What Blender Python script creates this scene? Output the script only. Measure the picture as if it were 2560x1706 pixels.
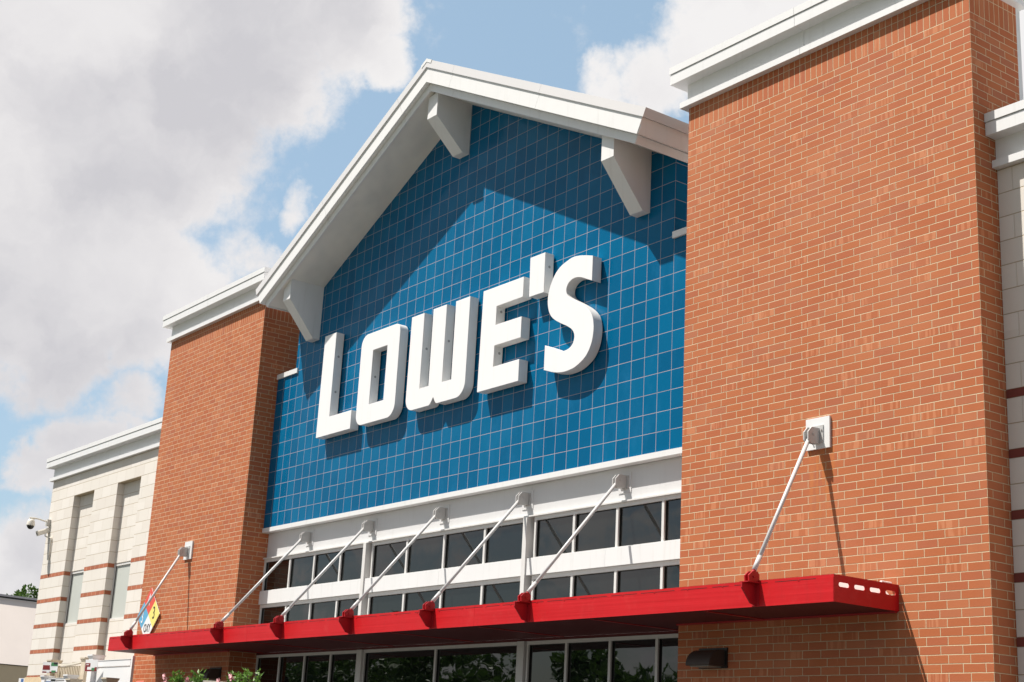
import bpy, bmesh, math, random
from mathutils import Vector, Matrix
random.seed(7)
for o in list(bpy.data.objects): bpy.data.objects.remove(o)
SC = bpy.context.scene
COL = SC.collection

# ------------------------------------------------------------------ camera
def cam_axes(y, p, r):
    f = Vector((math.sin(y)*math.cos(p), math.cos(y)*math.cos(p), math.sin(p)))
    rt = Vector((math.cos(y), -math.sin(y), 0)); up = rt.cross(f)
    return rt*math.cos(r)+up*math.sin(r), -rt*math.sin(r)+up*math.cos(r), f
rt, up, fw = cam_axes(-0.94208, 0.27862, 0.05415)
cam = bpy.data.cameras.new('camera'); co = bpy.data.objects.new('camera', cam); COL.objects.link(co)
co.matrix_world = Matrix(((rt.x, up.x, -fw.x, 0), (rt.y, up.y, -fw.y, 0), (rt.z, up.z, -fw.z, 1.6), (0, 0, 0, 1)))
cam.sensor_width = 36; cam.sensor_fit = 'HORIZONTAL'; cam.lens = 3675.24/2560*36
cam.clip_start = 0.1; cam.clip_end = 6000
SC.camera = co
SC.render.engine = 'CYCLES'
SC.render.resolution_x = 1024; SC.render.resolution_y = 682

# ------------------------------------------------------------------ sun, sky, exposure
SUN = Vector((-0.722, -1.0, 2.125)).normalized()           # towards the sun
sl = bpy.data.lights.new('sun', 'SUN'); sl.energy = 5.0; sl.angle = math.radians(0.55); sl.color = (1.0, 0.955, 0.89)
so = bpy.data.objects.new('sun', sl); COL.objects.link(so)
so.rotation_euler = SUN.to_track_quat('Z', 'Y').to_euler(); so.location = (0, 0, 60)
SC.view_settings.view_transform = 'Standard'; SC.view_settings.look = 'None'
SC.view_settings.gamma = 1; SC.view_settings.exposure = 0.5

def s2l(*c):
    if len(c) == 1 and isinstance(c[0], (tuple, list)): c = c[0]
    return tuple(((v/255)/12.92 if v/255 <= .04045 else ((v/255+.055)/1.055)**2.4) for v in c[:3]) + (1,)

class NT:
    """small helper for building node trees"""
    def __init__(s, tree): s.t = tree; s.n = tree.nodes; s.l = tree.links
    def add(s, typ, **kw):
        n = s.n.new(typ)
        for k, v in kw.items(): setattr(n, k, v)
        return n
    def put(s, sock, v):
        if hasattr(v, 'default_value') or isinstance(v, bpy.types.NodeSocket): s.l.new(v, sock)
        else: sock.default_value = v
    def m(s, op, a, b=None, c=None, clamp=False):
        n = s.n.new('ShaderNodeMath'); n.operation = op; n.use_clamp = clamp
        s.put(n.inputs[0], a)
        if b is not None: s.put(n.inputs[1], b)
        if c is not None: s.put(n.inputs[2], c)
        return n.outputs[0]
    def mix(s, f, a, b):           # float mix
        n = s.n.new('ShaderNodeMix'); n.data_type = 'FLOAT'
        s.put(n.inputs[0], f); s.put(n.inputs[2], a); s.put(n.inputs[3], b); return n.outputs[0]
    def cmix(s, f, a, b, blend='MIX'):
        n = s.n.new('ShaderNodeMix'); n.data_type = 'RGBA'; n.blend_type = blend
        s.put(n.inputs[0], f); s.put(n.inputs[6], a); s.put(n.inputs[7], b); return n.outputs[2]
    def xyz(s, x, y, z):
        n = s.n.new('ShaderNodeCombineXYZ')
        s.put(n.inputs[0], x); s.put(n.inputs[1], y); s.put(n.inputs[2], z); return n.outputs[0]
    def sep(s, v):
        n = s.n.new('ShaderNodeSeparateXYZ'); s.l.new(v, n.inputs[0]); return n.outputs
    def noise(s, vec, scale, detail=3, rough=.5, dim='3D'):
        n = s.n.new('ShaderNodeTexNoise'); n.noise_dimensions = dim
        s.l.new(vec, n.inputs['Vector']); n.inputs['Scale'].default_value = scale
        n.inputs['Detail'].default_value = detail; n.inputs['Roughness'].default_value = rough
        return n.outputs['Fac']
    def white(s, vec):
        n = s.n.new('ShaderNodeTexWhiteNoise'); n.noise_dimensions = '3D'; s.l.new(vec, n.inputs['Vector']); return n.outputs['Value']
    def ss(s, x, a, b):            # smoothstep a..b
        n = s.n.new('ShaderNodeMapRange'); n.interpolation_type = 'SMOOTHSTEP'
        s.put(n.inputs[0], x); n.inputs[1].default_value = a; n.inputs[2].default_value = b
        n.inputs[3].default_value = 0; n.inputs[4].default_value = 1; return n.outputs[0]
    def ramp(s, f, stops, interp='LINEAR'):
        n = s.n.new('ShaderNodeValToRGB'); n.color_ramp.interpolation = interp
        e = n.color_ramp.elements
        while len(e) > 1: e.remove(e[-1])
        e[0].position = stops[0][0]; e[0].color = stops[0][1]
        for p, c in stops[1:]:
            k = e.new(p); k.color = c
        s.put(n.inputs[0], f); return n.outputs[0]

# sky: Nishita plus cumulus clouds placed by direction
W = bpy.data.worlds.new('World'); SC.world = W; W.use_nodes = True
W.node_tree.nodes.clear(); w = NT(W.node_tree)
sky = w.add('ShaderNodeTexSky', sky_type='NISHITA'); sky.sun_disc = False
sky.sun_elevation = math.asin(SUN.z); sky.sun_rotation = math.atan2(SUN.x, SUN.y)
sky.air_density = 1.1; sky.dust_density = 1.6; sky.ozone_density = 1.3
tc = w.add('ShaderNodeTexCoord'); D = tc.outputs['Generated']
CL = [(-0.8701,0.2582,0.4197,0.0944,1),(-0.8222,0.3468,0.4514,0.0966,1),(-0.7806,0.4162,0.4664,0.0488,1),(-0.7762,0.4477,0.444,0.0246,.8),(-0.8167,0.3916,0.4238,0.049,.95),(-0.8918,0.2942,0.3438,0.0932,1),(-0.8575,0.3473,0.3797,0.060,1),(-0.9187,0.285,0.2735,0.076,1),(-0.8935,0.3404,0.2929,0.0602,1),(-0.8775,0.3759,0.2977,0.031,.75),(-0.921,0.3046,0.243,0.0424,.95),(-0.9003,0.3509,0.2577,0.0316,.9),(-0.8634,0.3885,0.3219,0.029,.42),(-0.8572,0.4069,0.3157,0.0204,.6),(-0.8516,0.3924,0.3476,0.0232,.3),(-0.8348,0.4258,0.3489,0.0146,.5),(-0.9103,0.351,0.2194,0.02,.6),(-0.9258,0.3103,0.2157,0.0198,.4),(-0.9258,0.3329,0.1791,0.0368,.95),(-0.9357,0.3087,0.1707,0.0197,.75),(-0.9163,0.3511,0.1925,0.02,.8),(-0.9445,0.314,0.0963,0.0472,.9),(-0.9518,0.2972,0.0757,0.0605,1),(-0.6127,0.6299,0.4773,0.0656,1),(-0.6482,0.6177,0.4453,0.0289,.85),(-0.6734,0.594,0.4401,0.0319,.8),(-0.6924,0.5722,0.4396,0.0233,.65),(-0.5983,0.6804,0.4232,0.0858,1),(-0.4897,0.7603,0.4268,0.0907,.85),(-0.5071,0.6998,0.5032,0.0824,.9),(-0.8226,0.2504,0.5105,0.1091,1),(-0.9196,0.1698,0.3542,0.1076,1)]
warpn = w.add('ShaderNodeTexNoise'); warpn.inputs['Scale'].default_value = 16; warpn.inputs['Detail'].default_value = 7; warpn.inputs['Roughness'].default_value = .62
w.l.new(D, warpn.inputs['Vector'])
def vmath(op, a, b=None, sc=None):
    n = w.add('ShaderNodeVectorMath', operation=op); w.l.new(a, n.inputs[0])
    if b is not None:
        if isinstance(b, bpy.types.NodeSocket): w.l.new(b, n.inputs[1])
        else: n.inputs[1].default_value = b
    if sc is not None: n.inputs['Scale'].default_value = sc
    return n
wv = vmath('SCALE', vmath('SUBTRACT', warpn.outputs['Color'], (.5, .5, .5)).outputs[0], sc=.055)
Dn = vmath('NORMALIZE', vmath('ADD', D, wv.outputs[0]).outputs[0]).outputs[0]
f = None
for x, y, z, r, wt in CL:
    L_ = math.sqrt(x*x+y*y+z*z)
    d = vmath('DOT_PRODUCT', Dn, (x/L_, y/L_, z/L_)).outputs['Value']
    r *= 1.12
    k = w.m('MULTIPLY_ADD', d, 2*wt/r**2, wt*(1-2/r**2))
    f = k if f is None else w.m('MAXIMUM', f, k)
away = w.ss(vmath('DOT_PRODUCT', D, (-.80, .40, .44)).outputs['Value'], .86, .50)
gen = w.m('MULTIPLY', w.ss(w.noise(vmath('MULTIPLY', Dn, (1, 1, 2.2)).outputs[0], 7.5, 7, .62), .42, .60), away)
f = w.m('MAXIMUM', w.m('MAXIMUM', f, 0.0), w.m('MULTIPLY', gen, .60))
fbm = w.noise(D, 30, 9, .63)
dens = w.ss(w.m('ADD', f, w.m('MULTIPLY', w.m('SUBTRACT', fbm, .5), 1.15)), .07, .62)
big = w.noise(Dn, 7.5, 6, .55)
big2 = w.noise(Dn, 26, 6, .55)
thick = w.m('ADD', w.m('MULTIPLY', w.ss(big, .38, .68), .55), w.m('MULTIPLY', w.ss(f, .20, 1.0), .28))
thick = w.m('ADD', thick, w.m('MULTIPLY', w.m('SUBTRACT', big2, .5), .45), clamp=True)
for dx_, dy_, dz_, rr_, kk_ in ((-.9187, .285, .2735, .085, .34), (-.8575, .3473, .3797, .075, .17), (-.8222, .3468, .4514, .09, .16)):
    dd_ = vmath('DOT_PRODUCT', Dn, Vector((dx_, dy_, dz_)).normalized()[:]).outputs['Value']
    thick = w.m('ADD', thick, w.m('MULTIPLY', w.ss(dd_, 1-rr_**2/2*1.6, 1.0), kk_), clamp=True)
thick = w.m('SUBTRACT', thick, w.m('MULTIPLY', w.ss(vmath('DOT_PRODUCT', D, (-.55, .70, .455)).outputs['Value'], .93, .995), .5), clamp=True)
ccol = w.ramp(thick, [(0, (1.0, .98, .975, 1)), (.45, (.89, .87, .88, 1)), (1, (.69, .68, .715, 1))])
skyc = w.add('ShaderNodeVectorMath', operation='SCALE'); w.l.new(sky.outputs[0], skyc.inputs[0]); skyc.inputs['Scale'].default_value = 1.0
bgs = w.add('ShaderNodeBackground'); w.l.new(skyc.outputs[0], bgs.inputs[0]); bgs.inputs[1].default_value = 0.045
veil = w.add('ShaderNodeBackground'); veil.inputs[0].default_value = (.50, .71, .88, 1); w.l.new(w.mix(away, .36, .07), veil.inputs[1])   # thin high haze over the roofs
add = w.add('ShaderNodeAddShader'); w.l.new(bgs.outputs[0], add.inputs[0]); w.l.new(veil.outputs[0], add.inputs[1])
bgc = w.add('ShaderNodeBackground'); w.l.new(ccol, bgc.inputs[0]); w.l.new(w.mix(away, .64, .46), bgc.inputs[1])
mx = w.add('ShaderNodeMixShader'); w.l.new(dens, mx.inputs[0]); w.l.new(add.outputs[0], mx.inputs[1]); w.l.new(bgc.outputs[0], mx.inputs[2])
wo = w.add('ShaderNodeOutputWorld'); w.l.new(mx.outputs[0], wo.inputs[0])

# ------------------------------------------------------------------ materials
def newmat(name):
    m = bpy.data.materials.new(name); m.use_nodes = True; m.node_tree.nodes.clear()
    n = NT(m.node_tree); b = n.add('ShaderNodeBsdfPrincipled'); o = n.add('ShaderNodeOutputMaterial')
    n.l.new(b.outputs[0], o.inputs[0]); g = n.add('ShaderNodeNewGeometry')
    return m, n, b, g
def bump(n, b, h, dist, strength=1.0):
    k = n.add('ShaderNodeBump'); n.l.new(h, k.inputs['Height']); k.inputs['Distance'].default_value = dist; k.inputs['Strength'].default_value = strength
    n.l.new(k.outputs[0], b.inputs['Normal'])
def plain(name, col, rough=.5, metal=0, var=.06, nscale=3, bmp=0, bscale=2, spec=.5, streak=0):
    m, n, b, g = newmat(name)
    P = g.outputs['Position']
    v = n.noise(P, nscale, 5, .6)
    c = n.cmix(v, tuple(x*(1-var) for x in col[:3])+(1,), tuple(min(1, x*(1+var)) for x in col[:3])+(1,))
    if streak:
        X, Y, Z = n.sep(P)
        sv = n.noise(n.xyz(n.m('MULTIPLY', n.m('ADD', X, Y), 9.0), 0.0, n.m('MULTIPLY', Z, .7)), 1.0, 5, .65)
        c = n.cmix(n.m('MULTIPLY', n.ss(sv, .50, .78), streak), c, (.34, .31, .26, 1))
    n.l.new(c, b.inputs['Base Color'])
    b.inputs['Roughness'].default_value = rough; b.inputs['Metallic'].default_value = metal; b.inputs['Specular IOR Level'].default_value = spec
    if bmp: bump(n, b, n.noise(P, bscale, 2, .5), bmp)
    return m
T = 13.784; BW = 14.267                 # tower fronts, tiled wall
HX, HZ = .2925, .09995

def brick_mat(name, xc):
    m, n, b, g = newmat(name)
    P = g.outputs['Position']; X, Y, Z = n.sep(P)
    nx = n.m('GREATER_THAN', n.m('ABSOLUTE', n.sep(g.outputs['True Normal'])[0]), .5)
    wn = n.noise(P, 9, 2, .5); wn2 = n.noise(P, 2.2, 2, .5)
    uf = n.m('SUBTRACT', xc, X); us = n.m('SUBTRACT', T+.1, Y)
    u = n.m('ADD', n.mix(nx, uf, us), n.m('MULTIPLY', n.m('SUBTRACT', wn, .5), .012))
    v = n.m('ADD', Z, n.m('MULTIPLY', n.m('SUBTRACT', wn, .5), .006))
    v = n.m('ADD', v, n.m('MULTIPLY', n.m('SUBTRACT', wn2, .5), .006))
    z0 = 10.690
    s = n.m('GREATER_THAN', v, z0)
    rf = n.m('DIVIDE', n.m('SUBTRACT', z0, v), HZ); row = n.m('FLOOR', rf); fv = n.m('FRACT', rf)
    par = n.m('SUBTRACT', 1.0, n.m('MODULO', n.m('ABSOLUTE', row), 2.0))
    cu = n.m('DIVIDE', n.m('SUBTRACT', u, n.m('MULTIPLY', par, .1)), HX)
    cu2 = n.m('DIVIDE', u, .0985); rf2 = n.m('DIVIDE', n.m('SUBTRACT', v, z0), .2925)
    CU = n.mix(s, cu, cu2); RV = n.mix(s, rf, rf2)
    fu = n.m('FRACT', CU); fvv = n.m('FRACT', RV)
    Wd = n.mix(s, HX, .0985); Hd = n.mix(s, HZ, .2925)
    du = n.m('MULTIPLY', n.m('MINIMUM', fu, n.m('SUBTRACT', 1.0, fu)), Wd)
    dv = n.m('MULTIPLY', n.m('MINIMUM', fvv, n.m('SUBTRACT', 1.0, fvv)), Hd)
    fine = n.noise(P, 60, 3, .6)
    d = n.m('ADD', n.m('MINIMUM', du, dv), n.m('MULTIPLY', n.m('SUBTRACT', fine, .5), .003))
    mask = n.ss(d, .0032, .0054)
    idv = n.xyz(n.m('FLOOR', CU), n.m('ADD', n.m('FLOOR', RV), n.m('MULTIPLY', s, 500.0)), n.m('ADD', nx, xc))
    r1 = n.white(idv)
    r2 = n.white(n.xyz(n.m('FLOOR', CU), n.m('FLOOR', RV), n.m('ADD', nx, xc+7.3)))
    bc = n.ramp(r1, [(0, s2l(168, 96, 66)), (.06, s2l(174, 98, 64)), (.3, s2l(174, 98, 61)), (.6, s2l(178, 102, 62)), (.85, s2l(182, 109, 71)), (1, s2l(170, 102, 72))])
    # vertical stripes fired into a few bricks
    st = n.noise(n.xyz(n.m('MULTIPLY', u, 1.0), n.m('MULTIPLY', v, .05), r1), 24, 1, .5)
    stm = n.m('MULTIPLY', n.m('GREATER_THAN', r2, .88), n.ss(st, .50, .58))
    bc = n.cmix(n.m('MULTIPLY', stm, .30), bc, s2l(222, 158, 118))
    drag = n.noise(n.xyz(n.m('MULTIPLY', u, .12), v, r2), 90, 3, .6)
    bc = n.cmix(n.m('MULTIPLY', n.ss(drag, .5, .8), .35), bc, s2l(178, 104, 80))
    dark = n.m('GREATER_THAN', r2, .99995)
    bc = n.cmix(n.m('MULTIPLY', dark, .12), bc, s2l(90, 62, 52))
    mc = n.cmix(n.noise(P, 4, 4, .6), s2l(204, 183, 148), s2l(224, 204, 170))
    c = n.cmix(mask, mc, bc)
    # rust run-off below the anchor plate of the rod
    rx = n.m('MULTIPLY', n.ss(X, -12.47, -12.42), n.ss(X, -12.02, -12.08)); rz = n.m('MULTIPLY', n.ss(Z, 4.3, 5.4), n.ss(Z, 5.60, 5.55))
    rn = n.ss(n.noise(n.xyz(n.m('MULTIPLY', X, 9.0), Y, n.m('MULTIPLY', Z, .9)), 2.0, 3, .6), .38, .62)
    c = n.cmix(n.m('MULTIPLY', n.m('MULTIPLY', n.m('MULTIPLY', rx, rz), rn), .55), c, s2l(196, 118, 52))
    # soft weathering over the whole wall, paler towards the weathered patches
    we = n.noise(P, .55, 5, .6)
    c = n.cmix(n.m('MULTIPLY', n.ss(we, .42, .75), .16), c, s2l(206, 146, 112))
    st2 = n.noise(n.xyz(n.m('MULTIPLY', n.m('ADD', X, Y), 2.2), 0.0, n.m('MULTIPLY', Z, .12)), 1.0, 5, .65)
    c = n.cmix(n.m('MULTIPLY', n.ss(st2, .55, .8), .14), c, s2l(120, 78, 58))
    n.l.new(c, b.inputs['Base Color']); b.inputs['Roughness'].default_value = .8; b.inputs['Specular IOR Level'].default_value = .25
    h = n.m('ADD', mask, n.m('MULTIPLY', fine, .25)); h = n.m('ADD', h, n.m('MULTIPLY', r2, .25))
    bump(n, b, h, .006)
    return m

def block_mat(name, x0, z0, per, hb, topz, top_h):
    """cream ground-face blocks; below z0 two courses of hb then a brick band each period, above it plain courses"""
    m, n, b, g = newmat(name)
    P = g.outputs['Position']; X, Y, Z = n.sep(P)
    nx = n.m('GREATER_THAN', n.m('ABSOLUTE', n.sep(g.outputs['True Normal'])[0]), .5)
    u = n.mix(nx, n.m('SUBTRACT', X, x0), n.m('ADD', Y, .1))
    above = n.m('GREATER_THAN', Z, z0)
    ra = n.m('DIVIDE', n.m('SUBTRACT', Z, z0), top_h)
    q = n.m('SUBTRACT', z0, Z); per_i = n.m('FLOOR', n.m('DIVIDE', q, per)); qq = n.m('SUBTRACT', q, n.m('MULTIPLY', per_i, per))
    rb = n.m('DIVIDE', n.m('SUBTRACT', qq, per-2*hb), hb)
    rv = n.mix(above, rb, ra); fl = n.m('FLOOR', rv); fv = n.m('FRACT', rv)
    rowid = n.m('ADD', fl, n.m('MULTIPLY', per_i, 5.0))
    par = n.m('MODULO', n.m('ABSOLUTE', n.m('ADD', fl, 20.0)), 2.0)
    cu = n.m('DIVIDE', n.m('ADD', u, n.m('MULTIPLY', par, .3)), .595)
    fu = n.m('FRACT', cu)
    du = n.m('MULTIPLY', n.m('MINIMUM', fu, n.m('SUBTRACT', 1.0, fu)), .595)
    dv = n.m('MULTIPLY', n.m('MINIMUM', fv, n.m('SUBTRACT', 1.0, fv)), hb)
    mu = n.ss(du, .004, .010); mv = n.ss(dv, .003, .008)
    r1 = n.white(n.xyz(n.m('FLOOR', cu), rowid, nx))
    fine = n.noise(P, 130, 3, .7); we = n.noise(P, 1.1, 5, .6)
    bc = n.ramp(r1, [(0, s2l(220, 213, 204)), (.5, s2l(223, 217, 208)), (1, s2l(227, 221, 213))])
    bc = n.cmix(n.m('MULTIPLY', n.ss(fine, .45, .8), .25), bc, s2l(205, 190, 168))
    bc = n.cmix(n.m('MULTIPLY', n.ss(we, .5, .8), .12), bc, s2l(208, 197, 180))
    c = n.cmix(mv, s2l(180, 165, 140), bc)
    c = n.cmix(mu, n.cmix(.75, s2l(180, 165, 140), c), c)
    n.l.new(c, b.inputs['Base Color']); b.inputs['Roughness'].default_value = .85; b.inputs['Specular IOR Level'].default_value = .2
    bump(n, b, n.m('ADD', n.m('MULTIPLY', mu, mv), n.m('MULTIPLY', fine, .15)), .004)
    return m

def tile_mat():
    m, n, b, g = newmat('blue_glazed_tile')
    P = g.outputs['Position']; X, Y, Z = n.sep(P)
    nx = n.m('GREATER_THAN', n.m('ABSOLUTE', n.sep(g.outputs['True Normal'])[0]), .5)
    t = .3012
    wn = n.noise(P, 5, 2, .5)
    u = n.mix(nx, n.m('ADD', X, 15.58+60*t), n.m('SUBTRACT', Y, BW-60*t))
    u = n.m('ADD', u, n.m('MULTIPLY', n.m('SUBTRACT', wn, .5), .006))
    cu = n.m('DIVIDE', u, t); cv = n.m('DIVIDE', n.m('SUBTRACT', Z, 6.09), t)
    fu = n.m('FRACT', cu); fv = n.m('FRACT', cv)
    d = n.m('MULTIPLY', n.m('MINIMUM', n.m('MINIMUM', fu, n.m('SUBTRACT', 1.0, fu)), n.m('MINIMUM', fv, n.m('SUBTRACT', 1.0, fv))), t)
    mask = n.ss(d, .0026, .0048)
    r = n.white(n.xyz(n.m('FLOOR', cu), n.m('FLOOR', cv), nx))
    r2 = n.white(n.xyz(n.m('FLOOR', cv), n.m('FLOOR', cu), n.m('ADD', nx, 3.7)))
    cl = n.noise(n.xyz(n.m('MULTIPLY', X, 1.6), Y, n.m('MULTIPLY', Z, .9)), 1.5, 6, .7)
    bc = n.ramp(r, [(0, (.0, .096, .215, 1)), (.5, (.0, .112, .242, 1)), (1, (.0002, .128, .268, 1))])
    bc = n.cmix(n.m('MULTIPLY', n.ss(cl, .45, .75), .45), bc, (.012, .150, .31, 1))
    c = n.cmix(mask, s2l(172, 164, 166), bc)
    n.l.new(c, b.inputs['Base Color'])
    n.l.new(n.mix(mask, .9, n.mix(r2, .10, .24)), b.inputs['Roughness']); b.inputs['Specular IOR Level'].default_value = .11
    # each tile is set at a very slightly different angle
    tilt = n.m('MULTIPLY', n.m('ADD', n.m('MULTIPLY', n.m('SUBTRACT', r, .5), fu), n.m('MULTIPLY', n.m('SUBTRACT', r2, .5), fv)), .6)
    bump(n, b, n.m('ADD', n.m('MULTIPLY', mask, .25), n.m('ADD', tilt, n.m('MULTIPLY', n.noise(P, 14, 2, .5), .35))), .0022)
    return m

def glass_mat():
    m, n, b, g = newmat('tinted_window_glass')
    b.inputs['Base Color'].default_value = (.006, .008, .008, 1); b.inputs['Roughness'].default_value = .012
    b.inputs['IOR'].default_value = 1.85
    bump(n, b, n.noise(g.outputs['Position'], 1.3, 2, .5), .0018)
    return m
def fascia_mat():
    m, n, b, g = newmat('red_painted_steel')
    P = g.outputs['Position']; X, Y, Z = n.sep(P)
    band = n.noise(n.xyz(n.m('MULTIPLY', X, .12), Y, n.m('MULTIPLY', Z, 6)), 2.2, 3, .5)
    c = n.cmix(n.noise(P, 1.6, 5, .6), (.50, .007, .011, 1), (.59, .011, .015, 1))
    sv = n.noise(n.xyz(n.m('MULTIPLY', n.m('ADD', X, Y), 7.0), 0.0, n.m('MULTIPLY', Z, 1.5)), 1.0, 5, .7)
    c = n.cmix(n.m('MULTIPLY', n.ss(sv, .52, .8), .25), c, (.30, .02, .02, 1))
    dust = n.noise(P, 4.5, 6, .7); c = n.cmix(n.m('MULTIPLY', n.ss(dust, .5, .85), .12), c, (.72, .22, .18, 1))
    n.l.new(c, b.inputs['Base Color']); b.inputs['Roughness'].default_value = .38
    n.l.new(n.mix(band, .36, .56), b.inputs['Roughness']); b.inputs['Specular IOR Level'].default_value = .28
    bump(n, b, n.m('ADD', band, n.m('MULTIPLY', n.noise(P, 90, 2, .5), .02)), .006)
    return m
WHITE = plain('white_coated_aluminium', (.80, .79, .775, 1), .42, var=.035, nscale=1.3, bmp=.006, bscale=1.6, streak=.16)
CORN = plain('pale_grey_coping_metal', (.76, .755, .745, 1), .45, var=.03, nscale=1.1, bmp=.005, bscale=1.2, streak=.18)
SOFF = plain('cream_soffit_sheet', (.82, .79, .73, 1), .5, var=.03, nscale=.9, bmp=.16, bscale=1.0)
LETT = plain('white_letter_acrylic', (.83, .82, .815, 1), .5, var=.015, nscale=2, spec=.3, streak=.07)
LSIDE = plain('white_letter_return', (.82, .80, .77, 1), .45, var=.05, nscale=5, streak=.2)
FRAME = plain('white_window_frame', (.70, .685, .66, 1), .4, var=.06, nscale=6, streak=.15)
BAND = plain('light_grey_wall_panel', (.66, .655, .65, 1), .5, var=.04, nscale=2, bmp=.003, bscale=2, streak=.12)
ROD = plain('pale_grey_rod_paint', (.62, .61, .60, 1), .4, var=.05, nscale=8)
GALV = plain('grey_primed_steel', (.50, .49, .475, 1), .45, var=.1, nscale=9)
REDD = plain('deep_red_bracket_paint', (.42, .008, .014, 1), .4, var=.1, nscale=5)
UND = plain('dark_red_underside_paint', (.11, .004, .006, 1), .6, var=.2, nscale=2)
BRZ = plain('dark_bronze_metal', (.018, .015, .013, 1), .45, var=.2, nscale=8)
DARK = plain('dark_interior', (.012, .011, .010, 1), .8)
DKT = plain('deck_top_galvanised', (.26, .255, .245, 1), .6, var=.15, nscale=2)
ROOFM = plain('roof_membrane_white', (.6, .6, .58, 1), .8, var=.1, nscale=.6)
GUT = plain('white_gutter_plastic', (.82, .81, .78, 1), .4)
BLIND = plain('pale_blind_fabric', (.52, .54, .50, 1), .6, var=.06, nscale=2)
CAMW = plain('camera_housing_cream', (.74, .70, .62, 1), .4)
VWHITE = plain('white_vinyl', (.82, .82, .82, 1), .35, var=.02)
VTAN = plain('tan_vinyl', (.62, .53, .40, 1), .4, var=.04)
GREENP = plain('poster_green', (.05, .20, .08, 1), .5); REDP = plain('poster_dark_red', (.22, .02, .02, 1), .5)
PAPER = plain('poster_paper', (.80, .80, .80, 1), .5); BLUEP = plain('poster_blue', (.08, .17, .40, 1), .5)
BLACKP = plain('black_print', (.02, .02, .02, 1), .5)
SRED = plain('sign_red', (.74, .09, .06, 1), .45); SBLUE = plain('sign_blue', (.12, .40, .62, 1), .45)
SYEL = plain('sign_yellow', (.86, .74, .20, 1), .45); SWHI = plain('sign_white', (.84, .84, .84, 1), .45)
RT_X0, RT_X1 = -14.793, -9.842
LT_X0, LT_X1 = -33.180, -28.228
BRICK_R = brick_mat('red_brick_right', RT_X1); BRICK_L = brick_mat('red_brick_left', LT_X1)
TILE = tile_mat(); GLASS = glass_mat(); RED = fascia_mat()
BLK_R = block_mat('cream_block_right', -9.64, 6.0, .70, .30, 8.72, .3015)
BLK_L = block_mat('cream_block_left', -41.205, 5.965, .6915, .2965, 8.65, .2975)

# ------------------------------------------------------------------ mesh helpers
class MB:
    def __init__(s): s.v = []; s.f = []
    def add(s, vs, fs):
        k = len(s.v); s.v += [tuple(p) for p in vs]; s.f += [tuple(i+k for i in f) for f in fs]; return s
    def box(s, x0, x1, y0, y1, z0, z1):
        return s.add([(x0,y0,z0),(x1,y0,z0),(x1,y1,z0),(x0,y1,z0),(x0,y0,z1),(x1,y0,z1),(x1,y1,z1),(x0,y1,z1)],
                     [(0,3,2,1),(4,5,6,7),(0,1,5,4),(1,2,6,5),(2,3,7,6),(3,0,4,7)])
    def prism(s, pts, axis, a, b):
        """pts: 2D outline in the two other axes, extruded along axis from a to b"""
        n = len(pts)
        def mk(p, t):
            if axis == 'y': return (p[0], t, p[1])
            if axis == 'x': return (t, p[0], p[1])
            return (p[0], p[1], t)
        vs = [mk(p, a) for p in pts]+[mk(p, b) for p in pts]
        fs = [tuple(range(n)), tuple(range(2*n-1, n-1, -1))]+[(i, n+i, n+(i+1) % n, (i+1) % n) for i in range(n)]
        return s.add(vs, fs)
    def tube(s, p0, p1, r, seg=16, r1=None):
        p0 = Vector(p0); p1 = Vector(p1); d = (p1-p0).normalized(); r1 = r if r1 is None else r1
        a = d.orthogonal().normalized(); b = d.cross(a)
        vs = []
        for p, rr in ((p0, r), (p1, r1)):
            for i in range(seg):
                t = 2*math.pi*i/seg; vs.append(p+(a*math.cos(t)+b*math.sin(t))*rr)
        fs = [(i, (i+1) % seg, seg+(i+1) % seg, seg+i) for i in range(seg)]+[tuple(range(seg-1, -1, -1)), tuple(range(seg, 2*seg))]
        return s.add(vs, fs)
    def path(s, pts, r, seg=10):
        for a, b in zip(pts[:-1], pts[1:]): s.tube(a, b, r, seg)
        return s
    def lathe(s, prof, c, seg=24):
        vs = []; fs = []
        for r, z in prof:
            for i in range(seg):
                t = 2*math.pi*i/seg; vs.append((c[0]+r*math.cos(t), c[1]+r*math.sin(t), c[2]+z))
        for k in range(len(prof)-1):
            for i in range(seg):
                fs.append((k*seg+i, k*seg+(i+1) % seg, (k+1)*seg+(i+1) % seg, (k+1)*seg+i))
        fs.append(tuple(range(seg-1, -1, -1))); fs.append(tuple(range((len(prof)-1)*seg, len(prof)*seg)))
        return s.add(vs, fs)
    def build(s, name, mat, parent=None, label=None, smooth=False, bevel=0):
        org = Vector((0, 0, 0)) if parent is None else Vector(parent.get('_org', (0, 0, 0)))
        me = bpy.data.meshes.new(name); me.from_pydata([tuple(Vector(p)-org) for p in s.v], [], s.f); me.update()
        bm = bmesh.new(); bm.from_mesh(me); bmesh.ops.recalc_face_normals(bm, faces=bm.faces); bm.to_mesh(me); bm.free()
        for mt in (mat if isinstance(mat, (list, tuple)) else [mat]): me.materials.append(mt)
        if smooth:
            for p in me.polygons: p.use_smooth = True
        o = bpy.data.objects.new(name, me); COL.objects.link(o)
        if parent is not None: o.parent = parent; o['_org'] = tuple(org)
        if label: o['label'] = label
        if bevel:
            bv = o.modifiers.new('bevel', 'BEVEL'); bv.width = bevel; bv.segments = 2; bv.limit_method = 'ANGLE'
        return o
def thing(name, label, cat, loc, group=None):
    o = bpy.data.objects.new(name, None); COL.objects.link(o); o.location = loc; o.empty_display_size = .2
    o['label'] = label; o['category'] = cat; o['_org'] = tuple(loc)
    if group: o['group'] = group
    return o
def tag(o, label, cat, group=None):
    o['label'] = label; o['category'] = cat
    if group: o['group'] = group
    return o
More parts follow.
